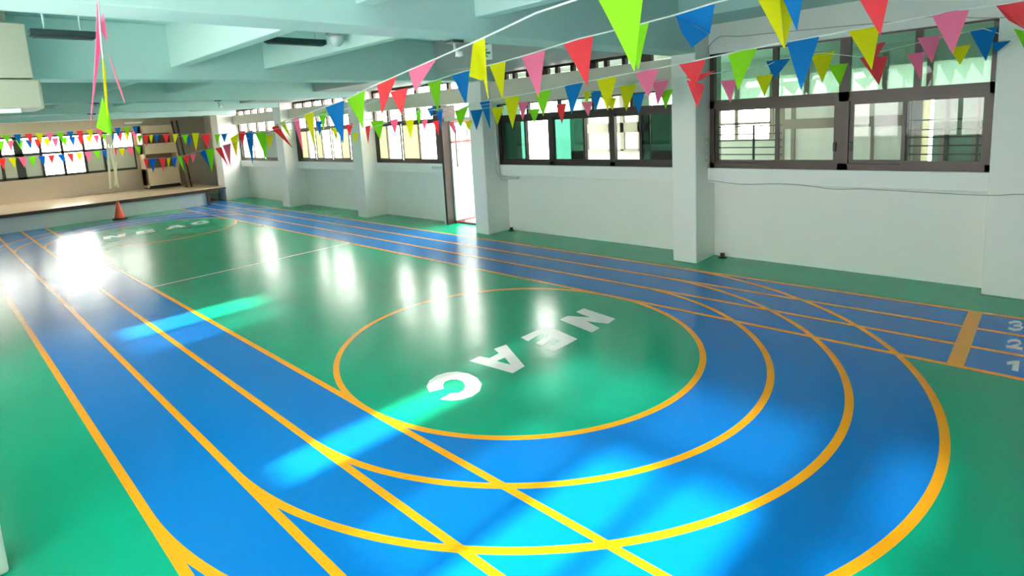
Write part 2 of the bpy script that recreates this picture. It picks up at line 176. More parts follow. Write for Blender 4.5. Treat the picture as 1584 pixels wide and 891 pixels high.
def tube(bm, pts, r, n=8, r2=None):
    pts = [Vector(p) for p in pts]; rings = []
    up = Vector((0, 0, 1))
    for i, p in enumerate(pts):
        t = (pts[min(i+1, len(pts)-1)]-pts[max(i-1, 0)]).normalized()
        a = t.cross(up)
        if a.length < 1e-3: a = t.cross(Vector((1, 0, 0)))
        a.normalize(); b = t.cross(a)
        rr = r if r2 is None else r+(r2-r)*i/(len(pts)-1)
        rings.append([bm.verts.new(p+a*math.cos(2*PI*k/n)*rr+b*math.sin(2*PI*k/n)*rr) for k in range(n)])
    for A, B in zip(rings, rings[1:]):
        for k in range(n): bm.faces.new((A[k], A[(k+1) % n], B[(k+1) % n], B[k]))
    bm.faces.new(rings[0][::-1]); bm.faces.new(rings[-1])

def lathe(bm, prof, cx=0, cy=0, cz=0, n=24):
    rings = []
    for r, z in prof:
        rings.append([bm.verts.new((cx+max(r, 1e-4)*math.cos(2*PI*k/n), cy+max(r, 1e-4)*math.sin(2*PI*k/n), cz+z)) for k in range(n)])
    for A, B in zip(rings, rings[1:]):
        for k in range(n): bm.faces.new((A[k], A[(k+1) % n], B[(k+1) % n], B[k]))
    bm.faces.new(rings[0][::-1]); bm.faces.new(rings[-1])

def link(name, bm, m, parent=None, bevel=0., smooth=False):
    bmesh.ops.remove_doubles(bm, verts=bm.verts, dist=1e-6)
    bmesh.ops.recalc_face_normals(bm, faces=bm.faces)
    me = bpy.data.meshes.new(name); bm.to_mesh(me); bm.free()
    if smooth:
        for p in me.polygons: p.use_smooth = True
    o = bpy.data.objects.new(name, me); COL.objects.link(o)
    me.materials.append(m)
    if parent: o.parent = parent
    if bevel:
        md = o.modifiers.new('bevel', 'BEVEL'); md.width = bevel; md.segments = 2; md.limit_method = 'ANGLE'
    return o

def boxes(name, lst, m, parent=None, bevel=0.):
    bm = bmesh.new()
    for b in lst: bx(bm, *b)
    bmesh.ops.recalc_face_normals(bm, faces=bm.faces)
    me = bpy.data.meshes.new(name); bm.to_mesh(me); bm.free()
    o = bpy.data.objects.new(name, me); COL.objects.link(o); me.materials.append(m)
    if parent: o.parent = parent
    if bevel:
        md = o.modifiers.new('bevel', 'BEVEL'); md.width = bevel; md.segments = 2; md.limit_method = 'ANGLE'
    return o

def empty(name, loc=(0, 0, 0)):
    o = bpy.data.objects.new(name, None); COL.objects.link(o); o.location = loc; o.empty_display_size = .1
    return o

def tag(o, label=None, cat=None, group=None, kind=None):
    if label: o['label'] = label
    if cat: o['category'] = cat
    if group: o['group'] = group
    if kind: o['kind'] = kind
    return o

def struct(o): o['kind'] = 'structure'; return o

def local(o_parts, root):
    """parts built in world metres, kept in place under a root that stands elsewhere"""
    for o in o_parts: o.matrix_parent_inverse = Matrix.Translation(-root.location)

# ------------------------------------------------------------------ setting
X0, X1 = -17.75, 5.6
YW = 3.90            # right wall, lower part
YF = 3.72            # plane of the right hand windows
YL = -4.25           # left wall
ZC = 3.26            # slab
ZB = 2.67            # underside of the cross beams

bm = bmesh.new(); bx(bm, X0-.2, X1+.2, YL-.2, YF+.35, -.12, 0)
floor = struct(link('floor', bm, FLOOR))

def prism(bm, poly, z0, z1, holes=()):
    from mathutils.geometry import tessellate_polygon
    loops = [poly]+[h for h in holes if h]
    flat = [p for l in loops for p in l]
    tris = tessellate_polygon([[Vector((p[0], p[1], 0)) for p in l] for l in loops])
    top = [bm.verts.new((p[0], p[1], z1)) for p in flat]
    bot = [bm.verts.new((p[0], p[1], z0)) for p in flat]
    for t in tris:
        try: bm.faces.new([top[i] for i in t]); bm.faces.new([bot[i] for i in reversed(t)])
        except ValueError: pass
    k = 0
    for l in loops:
        n = len(l)
        for i in range(n):
            a, b = k+i, k+(i+1) % n
            try: bm.faces.new((top[a], top[b], bot[b], bot[a]))
            except ValueError: pass
        k += n
for poly, hole in T['letters']:
    for far in (0, 1):
        P_ = (lambda p: (-10.7-p[0], -p[1])) if far else (lambda p: tuple(p))
        bm = bmesh.new(); prism(bm, [P_(p) for p in poly], .0002, .0022, [[P_(p) for p in hole]] if hole else [])
        o = struct(link('floor_lettering', bm, WHITEL, floor))
for polys in T['digits']:
    bm = bmesh.new()
    for i, poly in enumerate(polys): prism(bm, poly, .0002, .0022+.0003*i)
    o = struct(link('floor_lettering', bm, WHITED, floor))

# right wall: low parapet wall, window ledge, header, in bays between the columns
COLS = [(-15.4, -14.85), (-11.5, -11.08), (-7.75, -7.36), (-3.90, -3.57), (-.135, .185), (2.93, 4.1)]
parts = [(-17.75, 5.8, YW, YW+.22, 0, 1.03)]          # lower wall
parts[0:1] = [(-17.75, -5.02, YW, YW+.22, 0, 1.03), (-3.9, 5.8, YW, YW+.22, 0, 1.03)]
ledge = [(-17.75, -5.02, YF-.03, YW+.22, 1.02, 1.21), (-3.9, 5.8, YF-.03, YW+.22, 1.02, 1.21)]
head = [(-17.75, 5.8, YF, YW+.22, 2.80, ZC+.1), (.185, 2.93, YF, YW+.22, 2.66, 2.80), (-17.75, -15.4, YF, YW+.22, 1.21, 2.80), (4.1, 5.8, YF, YW+.22, 1.21, 2.8)]
struct(boxes('wall_right', parts+head, WALL))
struct(boxes('trim_1', ledge, LEDGE, bevel=.006))
for i, (a, b) in enumerate(COLS):
    y0 = 3.34 if i < 5 else 3.65
    if i == 0: y0 = 3.1
    struct(boxes('column', [(a, b, y0, YW+.22, 0, ZC)], WALL, bevel=.012))
LCOLS = [(-15.6, -15.3), (-11.85, -11.55), (-8.1, -7.8), (-4.1, -3.8), (-.35, -.05), (3.75, 4.05)]
for a, b in LCOLS:
    struct(boxes('column', [(a, b, YL-.1, -3.63, 0, ZC)], WALL, bevel=.012))

# left wall: openings in the four bays nearest the stage end's middle; near bays carry sunlit windows
lw = [(-17.75, 5.8, YL-.2, YL, 0, 1.0), (-17.75, 5.8, YL-.2, YL, 2.62, ZC+.1), (-17.75, -11.7, YL-.2, YL, 1.2, 2.62)]
lw[2] = (-15.3, -11.7, YL-.2, YL, 1.0, 2.62)
struct(boxes('wall_left', lw, WALL))
struct(boxes('wall_near', [(X1, X1+.2, YL, YF+.2, 0, ZC+.1)], WALL))
fy0, fy1 = -4.0, 1.46
struct(boxes('wall_far', [(X0-.2, X0, YL, YF+.2, 0, 1.12), (X0-.2, X0, YL, YF+.2, 2.36, ZC+.1), (X0-.2, X0, fy1, YF+.2, 1.12, 2.36), (X0-.2, X0, YL, fy0, 1.12, 2.36)], mat('tan_wall_paint', (.56, .47, .38), .6)))
struct(boxes('ceiling', [(X0-.2, X1+.2, YL-.2, YW+.25, ZC, ZC+.2)], TEAL))
for i, (a, b) in enumerate([(-15.2, -14.8), (-11.45, -11.1), (-7.72, -7.38), (-3.87, -3.53), (-.15, .18), (3.6, 3.95)]):
    struct(boxes('beam', [(a, b, YL, YF, ZB, ZC)], TEAL, bevel=.01))
LB = [(-1.52, -1.39), (-.45, -.32)]
xs = [(-17.75, -15.2), (-14.8, -11.45), (-11.1, -7.72), (-7.38, -3.87), (-3.53, -.15), (.18, 3.6)]
for a, b in xs:
    for c, d in LB:
        struct(boxes('beam', [(a, b, c, d, 2.80, ZC)], TEAL, bevel=.01))
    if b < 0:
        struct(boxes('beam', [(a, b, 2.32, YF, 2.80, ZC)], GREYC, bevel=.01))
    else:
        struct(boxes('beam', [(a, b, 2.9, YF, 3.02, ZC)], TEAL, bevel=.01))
# lintel boxing over the right hand windows (bays before the big window)
BAYS = [(-14.85, -11.5), (-11.08, -7.75), (-7.36, -3.90), (-3.57, -.135)]
for i, (a, b) in enumerate(BAYS):
    zt = 2.62 if i < 3 else 2.66
    struct(boxes('lintel', [(a, b, YF-.14, YF+.02, 2.34 if i < 3 else 2.26, zt)], BEIGE, bevel=.008))
# grey slab edge between lintel boxing and beam carries small dark ties
# ------------------------------------------------------------------ windows
WN = [0]
def window(bars, panes, sashes, y, fm, depth=.07, axis='x', grille=None):
    """bars/panes: rectangles (u0,u1,z0,z1) in the wall plane; sashes: (u0,u1,z0,z1,bar,pane material)"""
    WN[0] += 1
    root = struct(empty('window_%d' % WN[0]))
    def box(u0, u1, z0, z1, d0, d1):
        return (u0, u1, y+d0, y+d1, z0, z1) if axis == 'x' else (y+d0, y+d1, u0, u1, z0, z1)
    fr = boxes('window_frame', [box(*b, -depth/2, depth/2) for b in bars], fm, root); fr['kind'] = 'structure'
    for (a, b, c, d, m) in panes:
        p = boxes('window_pane', [box(a, b, c, d, -.003, .003)], m, root); p['kind'] = 'structure'
    for i, (a, b, c, d, w, m) in enumerate(sashes):
        o = -.018 if i % 2 else .018
        s = boxes('window_sash', [box(a, b, c, c+w, o-.014, o+.014), box(a, b, d-w, d, o-.014, o+.014), box(a, a+w, c+w, d-w, o-.014, o+.014), box(b-w, b, c+w, d-w, o-.014, o+.014)], fm, root); s['kind'] = 'structure'
        p = boxes('window_pane', [box(a+w, b-w, c+w, d-w, o-.003, o+.003)], m, s); p['kind'] = 'structure'
    if grille:
        g = bmesh.new()
        for q in grille: bx(g, *q)
        gg = link('window_grille', g, DGREEN, root); gg['kind'] = 'structure'
    return root

# big window beside the near column
y = YF+.04
a, b = .20, 2.93
zr0, zr1, zt = 1.97, 2.075, 2.64
bars = [(a, b, 1.21, 1.28), (a, b, zr0, zr1), (a, b, zt, 2.70), (a, a+.055, 1.21, 2.66), (b-.04, b, 1.21, 2.66), (1.64, 1.74, 1.21, zt),
        (.95, 1.005, zr1, zt), (2.30, 2.36, zr1, zt)]
panes = [(a+.05, .95, zr1, zt, TINT2), (1.005, 1.64, zr1, zt, TINT2), (1.74, 2.30, zr1, zt, TINT2), (2.36, b-.04, zr1, zt, TINT2)]
sash = [(a+.055, 1.02, 1.28, zr0, .035, CLEAR), (.985, 1.64, 1.28, zr0, .04, CLEAR), (1.74, 2.27, 1.28, zr0, .04, CLEAR), (2.22, b-.04, 1.28, zr0, .035, CLEAR)]
gr = []
for k, z in enumerate((1.36, 1.45, 1.54, 1.62, 1.72)):
    gr.append((a, 1.0, y+.16, y+.175, z, z+.014)); gr.append((2.25, b, y+.16, y+.175, z, z+.014))
gr += [(.66, .68, y+.155, y+.18, 1.21, 1.74), (2.55, 2.585, y+.155, y+.18, 1.21, 2.0), (2.80, 2.82, y+.155, y+.18, 1.21, 2.0)]
w = window(bars, panes, sash, y, BROWN, grille=gr)
l = boxes('window_latch', [(1.60, 1.63, y-.06, y-.02, 1.42, 1.52)], BLACK, w, bevel=.004); l['kind'] = 'structure'
l = boxes('window_latch', [(1.75, 1.78, y-.06, y-.02, 1.42, 1.52)], BLACK, w, bevel=.004); l['kind'] = 'structure'

# bay before it: dark framed sliding window
a, b = -3.57, -.135
bars = [(a, b, 1.21, 1.275), (a, b, 1.98, 2.07), (a, b, 2.24, 2.30), (a, a+.06, 1.21, 2.66), (b-.12, b, 1.21, 2.66), (-1.31, -1.22, 1.21, 2.0), (-2.46, -2.36, 1.21, 2.0),
        (a, b, 2.76, 2.82)]
cuts = [a+.06, -2.95, -2.40, -1.76, -1.26, -.80, b-.12]
ms = [TINT, CLEAR, TINT, CLEAR, CLEAR, TINT]
sash = [(cuts[i]-(.02 if i else 0), cuts[i+1]+(.02 if i < 5 else 0), 1.275, 1.98, .035, ms[i]) for i in range(6)]
panes = []
for k in range(5):
    u0 = a+.06+k*.65; panes.append((u0, u0+.61, 2.07, 2.24, CLEAR if k % 2 else TINT2)); bars.append((u0+.61, u0+.65, 2.07, 2.24))
for k in range(10): bars.append((a+.3*k+.1, a+.3*k+(.16 if k % 3 else .26), 2.66, 2.80))
window(bars, panes, sash, y, DARKB)

# bay with the door: sliding window then the open door
a, b = -7.36, -5.24
bars = [(a, b, 1.21, 1.275), (a, b, 2.03, 2.10), (a, b, 2.34, 2.40), (a, a+.05, 1.21, 2.34), (-5.26, -5.02, 1.21, 2.6)]
cuts = [a+.05, -6.93, -6.42, -5.83, -5.26]
ms = [FROST, CLEAR, FROST, CLEAR]
sash = [(cuts[i], cuts[i+1], 1.275, 2.03, .025, ms[i]) for i in range(4)]
panes = []
for k in range(4):
    u0 = a+.05+k*.51; panes.append((u0, u0+.45, 2.10, 2.34, CLEAR)); bars.append((u0+.45, u0+.51, 2.10, 2.34))
for k in range(7): bars.append((a+.5*k, a+.5*k+.07, 2.62, 2.80))
bars.append((a, -3.9, 2.74, 2.82))
window(bars, panes, sash, y, BROWN)

a, b = -11.08, -7.75
bars = [(a, b, 1.21, 1.275), (a, b, 2.03, 2.10), (a, b, 2.34, 2.40), (a, a+.16, 1.21, 2.34), (b-.05, b, 1.21, 2.34), (a, b, 2.74, 2.82)]
cuts = [a+.16, -10.5, -10.12, -9.75, -9.3, -8.85, -8.45, b-.05]
ms = [FROST, CLEAR, FROST, CLEAR, CLEAR, FROST, CLEAR]
sash = [(cuts[i], cuts[i+1], 1.275, 2.03, .03, ms[i]) for i in range(7)]
panes = []
for k in range(6):
    u0 = a+.16+k*.52; panes.append((u0, u0+.45, 2.10, 2.34, CLEAR)); bars.append((u0+.45, u0+.52, 2.10, 2.34))
for k in range(7): bars.append((a+.5*k, a+.5*k+.08, 2.62, 2.80))
window(bars, panes, sash, y, BROWN)

a, b = -14.85, -11.5
bars = [(a, b, 1.21, 1.275), (a, b, 2.03, 2.10), (a, b, 2.34, 2.40), (a, a+.10, 1.21, 2.34), (b-.05, b, 1.21, 2.34), (a, b, 2.74, 2.82)]
cuts = [a+.10, -13.9, -13.2, -12.3, b-.05]
ms = [CLEAR, CLEAR, FROSTG, CLEAR]
sash = [(cuts[i], cuts[i+1], 1.275, 2.03, .03, ms[i]) for i in range(4)]
panes = []
for k in range(5):
    u0 = a+.10+k*.64; panes.append((u0, u0+.56, 2.10, 2.34, CLEAR)); bars.append((u0+.56, u0+.64, 2.10, 2.34))
for k in range(7): bars.append((a+.5*k, a+.5*k+.09, 2.62, 2.80))
window(bars, panes, sash, y, BROWN)

# stage back window
ys = [fy0, -3.3, -2.6]+T['stage_y']
z0, zm, z1 = 1.12, 1.84, 2.36
bars = [(fy0, fy1, z0, z0+.07), (fy0, fy1, zm-.035, zm+.035), (fy0, fy1, z1-.05, z1)]
for i, v in enumerate(ys):
    wdt = .10 if abs(v+1.53) < .02 else .035
    bars.append((v-wdt, v+wdt, z0, z1) if i else (v, v+.06, z0, z1))
panes = []
low = [FROSTG, CLEAR, FROSTG, FROSTG, FROSTG, CLEAR, CLEAR, FROSTG, FROSTG]
for i in range(len(ys)-1):
    panes.append((ys[i]+.03, ys[i+1]-.03, z0+.07, zm-.035, low[i])); panes.append((ys[i]+.03, ys[i+1]-.03, zm+.035, z1-.05, CLEAR))
window(bars, panes, [], X0-.05, DGREEN, axis='y')

# left hand windows, one per bay; unseen pane mix made up to shape the sun patches
def left_window(a, b, low, up):
    bars = [(a, b, 1.0, 1.06), (a, b, 2.56, 2.62), (a, a+.05, 1.0, 2.62), (b-.05, b, 1.0, 2.62), (a, b, 2.0, 2.05)]
    sash, panes = [], []
    for i, (c, d, m) in enumerate(low):
        sash.append((c, d, 1.06, 2.0, .04, m))
    for i, (c, d, m) in enumerate(up):
        panes.append((c+.02, d-.02, 2.05, 2.56, m)); bars.append((d-.025, d+.025, 2.05, 2.62))
    window(bars, panes, sash, YL-.08, BROWN)
even = lambda a, b, n, m: [(a+.05+(b-a-.1)*k/n, a+.05+(b-a-.1)*(k+1)/n, m) for k in range(n)]
left_window(-17.7, -15.3, even(-17.7, -15.3, 3, DIMPD), even(-17.7, -15.3, 3, DIMPD))  # unseen window added to light stage and cabinet, later dimmed
left_window(-11.55, -8.1, even(-11.55, -8.1, 4, DIMPD), even(-11.55, -8.1, 4, DIMPD))  # dark panes added here and in the next bay to cut daylight
left_window(-7.8, -4.1, even(-7.8, -4.1, 4, DIMPD), even(-7.8, -4.1, 4, DIMPD))
left_window(-3.8, -.35, [(-3.75, -3.2, CLEAR), (-3.2, -2.6, HALF), (-2.6, -1.6, DIMP), (-1.6, -.40, DIMP)], [(-3.75, -2.6, DIMP), (-2.6, -1.5, FROSTW), (-1.5, -.4, FROSTW)])
left_window(-.05, 3.75, [(0, .38, CLEAR), (.38, .9, FROSTW), (.9, 1.45, HALF), (1.45, 1.92, CLEAR), (1.92, 2.40, CLEAR), (2.40, 2.65, FROSTW), (2.65, 3.0, HALF), (3.0, 3.7, FROSTW)],
            [(0, .5, FROSTW), (.5, .95, HALF), (.95, 1.45, HALF), (1.45, 2.40, HALF), (2.40, 2.7, FROSTW), (2.7, 3.0, HALF), (3.0, 3.7, FROSTW)])
struct(boxes('wall_left', [(4.05, 5.8, YL-.2, YL, 1.0, 2.62)], WALL))

# door opening out of the third bay, leaf swung outwards
door = struct(empty('door_1'))
d = boxes('door_frame', [(-5.09, -5.02, YF-.06, YF+.3, 0, 1.21), (-4.0, -3.93, YF-.02, YF+.3, 0, 2.62), (-5.02, -3.9, YF, YF+.08, 2.03, 2.09), (-5.02, -3.9, YF, YF+.08, 2.34, 2.40)], WALL, door); d['kind'] = 'structure'
d = boxes('door_jamb', [(-5.05, -4.99, YF-.07, YF+.3, 0, 2.34)], DARKB, door); d['kind'] = 'structure'
d = boxes('door_threshold', [(-5.0, -3.95, YF+.18, YF+.30, 0, .03)], ORED, door); d['kind'] = 'structure'
LX = -4.97
yl0, yl1 = YF+.12, YF+1.05
leaf = boxes('door_leaf', [(LX-.02, LX+.02, yl0, yl1, .04, 1.12), (LX-.02, LX+.02, yl0, yl1, 1.93, 2.03), (LX-.02, LX+.02, yl0, yl0+.10, 1.12, 1.93), (LX-.02, LX+.02, yl1-.10, yl1, 1.12, 1.93), (LX-.02, LX+.02, yl0+.42, yl0+.46, 1.12, 1.93)], DOORP, door, bevel=.004); leaf['kind'] = 'structure'
d = boxes('door_glazing_rail', [(LX-.028, LX+.028, yl0, yl1, 1.60, 1.64), (LX-.028, LX+.028, yl0, yl1, 1.99, 2.04), (LX-.026, LX+.026, yl0+.43, yl0+.45, 1.64, 1.99)], ORED, leaf); d['kind'] = 'structure'
d = boxes('door_pane', [(LX-.003, LX+.003, yl0+.1, yl0+.42, 1.12, 1.93)], CLEAR, leaf); d['kind'] = 'structure'
d = boxes('door_pane', [(LX-.003, LX+.003, yl0+.46, yl1-.1, 1.12, 1.93)], FROST, leaf); d['kind'] = 'structure'
d = boxes('door_bottom_rail', [(LX-.025, LX+.025, yl0, yl1, .02, .06)], ORED, leaf); d['kind'] = 'structure'
d = boxes('door_handle', [(LX+.02, LX+.07, yl1-.09, yl1-.05, .98, 1.10)], GREY, leaf, bevel=.006); d['kind'] = 'structure'

# ------------------------------------------------------------------ corridor and yard beyond the right wall
YO = 6.30
struct(boxes('floor_corridor', [(-3.9, 5.8, YF+.35, YO+.2, -.12, -.005)], mat('corridor_floor', (.30, .45, .38), .4)))
struct(boxes('ceiling_corridor', [(-3.9, 5.8, YW+.25, YO+.2, 2.72, 2.9)], mat('corridor_ceiling', (.46, .58, .54), .6)))
CW = mat('corridor_wall_paint', (.62, .66, .58), .6)
ow = [(-3.9, 5.8, YO, YO+.15, 0, 1.0), (-3.9, 5.8, YO, YO+.15, 2.42, 2.75), (5.65, 5.8, YW+.2, YO, 0, 2.75)]
ow += [(-3.9, -3.56, YO, YO+.15, 1.0, 2.6), (-2.05, -1.0, YO, YO+.15, 1.0, 2.0), (.1, 2.0, YO, YO+.15, 1.0, 2.0), (3.3, 5.8, YO, YO+.15, 1.0, 2.6), (-3.9, -1.0, YO, YO+.15, 1.0, 1.24), (-1.0, .1, YO, YO+.15, 1.0, 1.42)]
struct(boxes('wall_corridor', ow, CW))
struct(boxes('wall_corridor', [(2.16, 2.58, YO+.03, YO+.1, 1.0, 2.0), (2.66, 2.96, YO+.03, YO+.1, 1.0, 2.0)], mat('corridor_green_board', (.22, .36, .29), .5)))
oz = [(-3.56, -3.45, 1.24, 2.6), (-2.95, -2.85, 1.24, 2.6), (-2.68, -2.6, 1.24, 2.6), (-2.3, -2.05, 1.24, 2.6), (-3.56, -2.05, 1.60, 1.79), (-3.9, 5.8, 1.98, 2.06), (-3.56, -2.05, 1.22, 1.27)]
for v in (-1.0, -.45, .1): oz.append((v-.03, v+.03, 1.42, 2.6))
for v in (.6, 1.1, 1.6, 2.1, 2.75, 3.3): oz.append((v-.03, v+.03, 2.0, 2.6))
for v in (2.0, 2.28, 2.62, 3.0): oz.append((v-.04, v+.04, 1.0, 2.0))
oz.append((-1.0, .1, 1.66, 1.70))
WN[0] += 1
ow_ = struct(empty('window_%d' % WN[0]))
f_ = boxes('window_frame', [(p[0], p[1], YO-.03, YO+.06, p[2], p[3]) for p in oz], BROWNG, ow_); f_['kind'] = 'structure'
for p in ((2.0, 2.12, FROST), (2.58, 2.64, FROST), (2.98, 3.3, FROST)):
    q = boxes('window_pane', [(p[0]+.04, p[1], YO+.02, YO+.026, 1.0, 1.98)], p[2], ow_); q['kind'] = 'structure'
for (u0, u1) in ((-.97, -.48), (-.42, .07), (.13, .57), (.63, 1.07), (1.13, 1.57), (1.63, 2.07), (2.13, 2.72), (2.78, 3.27)):
    q = boxes('window_pane', [(u0, u1, YO+.02, YO+.026, 2.06, 2.42)], DIMP, ow_); q['kind'] = 'structure'  # panes added to dim the sky reflected in the hall floor
for (u0, u1) in ((-3.45, -2.95), (-2.85, -2.68), (-2.6, -2.3)):
    for (v0, v1) in ((1.27, 1.60), (1.79, 1.98), (2.06, 2.42)):
        q = boxes('window_pane', [(u0, u1, YO+.02, YO+.026, v0, v1)], DIMP, ow_); q['kind'] = 'structure'  # dimming panes added to weaken the bright reflection on the floor
# pair of pale doors across the corridor
d2 = struct(empty('door_2'))
q = boxes('door_frame', [(.22, .30, YO-.05, YO, 0, 1.98), (.40, .46, YO-.05, YO, 0, 1.98), (1.03, 1.13, YO-.05, YO, 0, 1.98), (1.84, 1.92, YO-.05, YO, 0, 1.98), (.22, 1.92, YO-.055, YO, 1.57, 1.72), (.22, 1.92, YO-.05, YO, 1.95, 2.02), (1.46, 1.5, YO-.045, YO, 0, 1.57)], mat('beige_door_frame', (.22, .19, .16), .5), d2); q['kind'] = 'structure'
for (p0, p1) in ((.30, 1.03), (1.13, 1.84)):
    q = boxes('door_leaf', [(p0, p1, YO-.03, YO-.005, .02, 1.57), (p0, p1, YO-.03, YO-.005, 1.72, 1.95)], mat('white_panel', (.80, .80, .77), .5), d2); q['kind'] = 'structure'
struct(boxes('ground', [(-40, 30, YO+.15, 40, -.3, -.14), (-40, -3.9, YW+.22, YO+.15, -.3, -.14), (-40, 30, -40, YL-.2, -.3, -.14), (-40, X0-.2, YL-.2, YW+.22, -.3, -.14)], GROUND))
# corridor end wall towards the yard is open; a pier carries it
struct(boxes('column', [(-3.9, -3.62, YW+.2, YW+.5, 0, 2.75)], CW))

# ------------------------------------------------------------------ stage
st = tag(empty('stage', (-14.4, 0, 0)), 'low wooden stage with dark front edge across the far end of the hall', 'stage')
ps = [boxes('deck', [(X0+.01, -14.42, -3.6, 2.45, .40, .455), (X0+.01, -14.9, 2.45, 3.09, .40, .455)], WOOD, st),
      boxes('front_panel', [(-14.50, -14.43, -3.6, 2.37, .0, .40)], STAGEP, st),
      boxes('edging', [(-14.42, -14.36, -3.6, 2.45, .385, .47), (-14.47, -14.40, 2.45, 2.95, .42, .47)], EDGE, st, bevel=.006),
      boxes('corner_post', [(-14.46, -14.37, 2.36, 2.45, 0, .385)], EDGE, st, bevel=.004)]
local(ps, st)

# cabinet at the back of the stage
cb = tag(empty('display_cabinet', (-17.4, 2.05, .455)), 'tall cream cabinet with two open shelves standing on the stage by the window', 'cabinet')
cx0, cx1, cy0, cy1 = X0+.02, -17.2, 1.55, 2.58
ps = [boxes('cabinet_body', [(cx0, cx1, cy0, cy0+.05, .5, 2.5), (cx0, cx1, cy1-.05, cy1, .5, 2.5), (cx0, cx1, cy0, cy1, 2.25, 2.5), (cx0, cx1, cy0, cy1, 1.58, 1.92), (cx0, cx1, cy0, cy1, .56, 1.12)], CREAM, cb, bevel=.01),
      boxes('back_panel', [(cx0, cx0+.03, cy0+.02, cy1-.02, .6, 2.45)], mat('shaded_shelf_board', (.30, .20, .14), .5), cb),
      boxes('plinth', [(cx0+.02, cx1-.03, cy0+.03, cy1-.03, .456, .56)], BLACK, cb)]
local(ps, cb)
ld = tag(empty('ladder', (-16.3, 2.4, .455)), 'dark wooden ladder with pale lower rungs leaning beside the cream cabinet', 'ladder')
ps = []
for dy in (-.0, .15):
    bm = bmesh.new(); tube(bm, [(-16.1, 2.36+dy, .47), (-16.6, 2.33+dy, 2.6)], .03, 8); ps.append(link('rail', bm, LADW, ld, smooth=True))
for k in range(7):
    t = .1+k*.13
    bm = bmesh.new(); xx, zz, yy = -16.1-.5*t, .47+2.13*t, 2.36-.03*t
    tube(bm, [(xx, yy, zz), (xx, yy+.15, zz)], .018, 8); ps.append(link('rung', bm, LADL, ld, smooth=True))
local(ps, ld)

# traffic cone in front of the stage
cn = tag(empty('traffic_cone', (-14.0, -.04, 0)), 'red-orange traffic cone standing on the floor against the stage front', 'cone')
bm = bmesh.new(); bx(bm, -.15, .15, -.15, .15, 0, .03); b1 = link('base', bm, BLACK, cn, bevel=.008)
bm = bmesh.new(); lathe(bm, [(.125, .03), (.12, .06), (.032, .47), (.026, .48), (.02, .475), (.09, .05)]); link('cone_body', bm, CONEO, cn, smooth=True)

# ------------------------------------------------------------------ ceiling fittings
ac = tag(empty('air_conditioner', (-3.0, -3.2, 2.3)), 'beige boxed air conditioner hung under the ceiling at the left edge', 'air conditioner')
ps = [boxes('upper_casing', [(-3.5, -3.0, -3.62, -2.82, 2.63, 3.10)], ACM, ac, bevel=.01),
      boxes('lower_casing', [(-3.48, -2.97, -3.62, -2.78, 2.36, 2.62)], ACM, ac, bevel=.02),
      boxes('hanger', [(-3.46, -3.40, -3.55, -3.50, 3.10, ZC)], ACM, ac), boxes('hanger', [(-3.46, -3.40, -2.95, -2.90, 3.10, ZC)], ACM, ac),
      boxes('outlet_flap', [(-2.99, -2.955, -3.58, -2.95, 2.33, 2.37)], WHITEP, ac, bevel=.006)]
local(ps, ac)
for (a, b, zl), lab in (((-1.09, -.46, 2.88), 'unlit dark batten lamp hung in the ceiling recess beside the small dome lamp'), ((-2.93, -2.50, 2.84), 'unlit dark batten lamp hung in the ceiling recess beside the air conditioner')):
    v = tag(empty('batten_lamp', (-2.05, (a+b)/2, ZC)), lab, 'lamp', 'unlit batten lamps under the ceiling')
    ps = [boxes('housing', [(-2.10, -2.0, a, b, zl+.012, zl+.06)], MIRR, v, bevel=.004), boxes('diffuser', [(-2.085, -2.015, a+.02, b-.02, zl, zl+.012)], DGREEN, v)]
    for yy in (a+.1, b-.1):
        bm = bmesh.new(); tube(bm, [(-2.05, yy, zl+.06), (-2.05, yy, ZC)], .006, 6); ps.append(link('drop_rod', bm, TEAL, v))
    local(ps, v)
dl = tag(empty('dome_lamp', (-1.62, -.57, ZC)), 'small round dome lamp hanging in the teal ceiling recess', 'lamp')
bm = bmesh.new(); lathe(bm, [(.0, -.30), (.10, -.30), (.10, -.335), (.07, -.35), (.0, -.35)]); link('plate', bm, GREYC, dl)
bm = bmesh.new(); lathe(bm, [(.06, -.335), (.072, -.36), (.06, -.41), (.03, -.44), (.0, -.445)]); link('globe', bm, mat('milky_glass', (.62, .72, .70), .2), dl, smooth=True)
bm = bmesh.new(); tube(bm, [(0, 0, 0), (0, 0, -.305)], .012, 8); link('drop_rod', bm, TEAL, dl, smooth=True)

def clip_lamp(loc, lab, s=1.):
    o = tag(empty('spot_bracket', loc), lab, 'bracket', 'small ceiling brackets')
    bm = bmesh.new(); bx(bm, -.05*s, .05*s, -.06*s, .06*s, -.02*s, 0); link('mounting_plate', bm, DGREEN, o)
    bm = bmesh.new(); tube(bm, [(0, 0, -.02*s), (0, 0, -.07*s), (.03*s, .02*s, -.10*s)], .012*s, 8); link('arm', bm, GREY, o, smooth=True)
    bm = bmesh.new(); lathe(bm, [(.0, -.09), (.03, -.09), (.036, -.13), (.0, -.135)], .03*s, .02*s, 0, 12) ; link('head', bm, WHITEP, o, smooth=True)
    return o
clip_lamp((-.10, -.42, ZB), 'small grey bracket under the near beam left of the exit sign')
clip_lamp((-7.45, .42, ZB), 'tiny bracket under the second teal beam, nearer the exit sign', .8)
clip_lamp((-7.45, -1.5, ZB), 'tiny bracket under the second teal beam, further left', .8)
clip_lamp((-11.2, -.85, ZB), 'small hanging white spot lamp near the far stage end', 1.2)

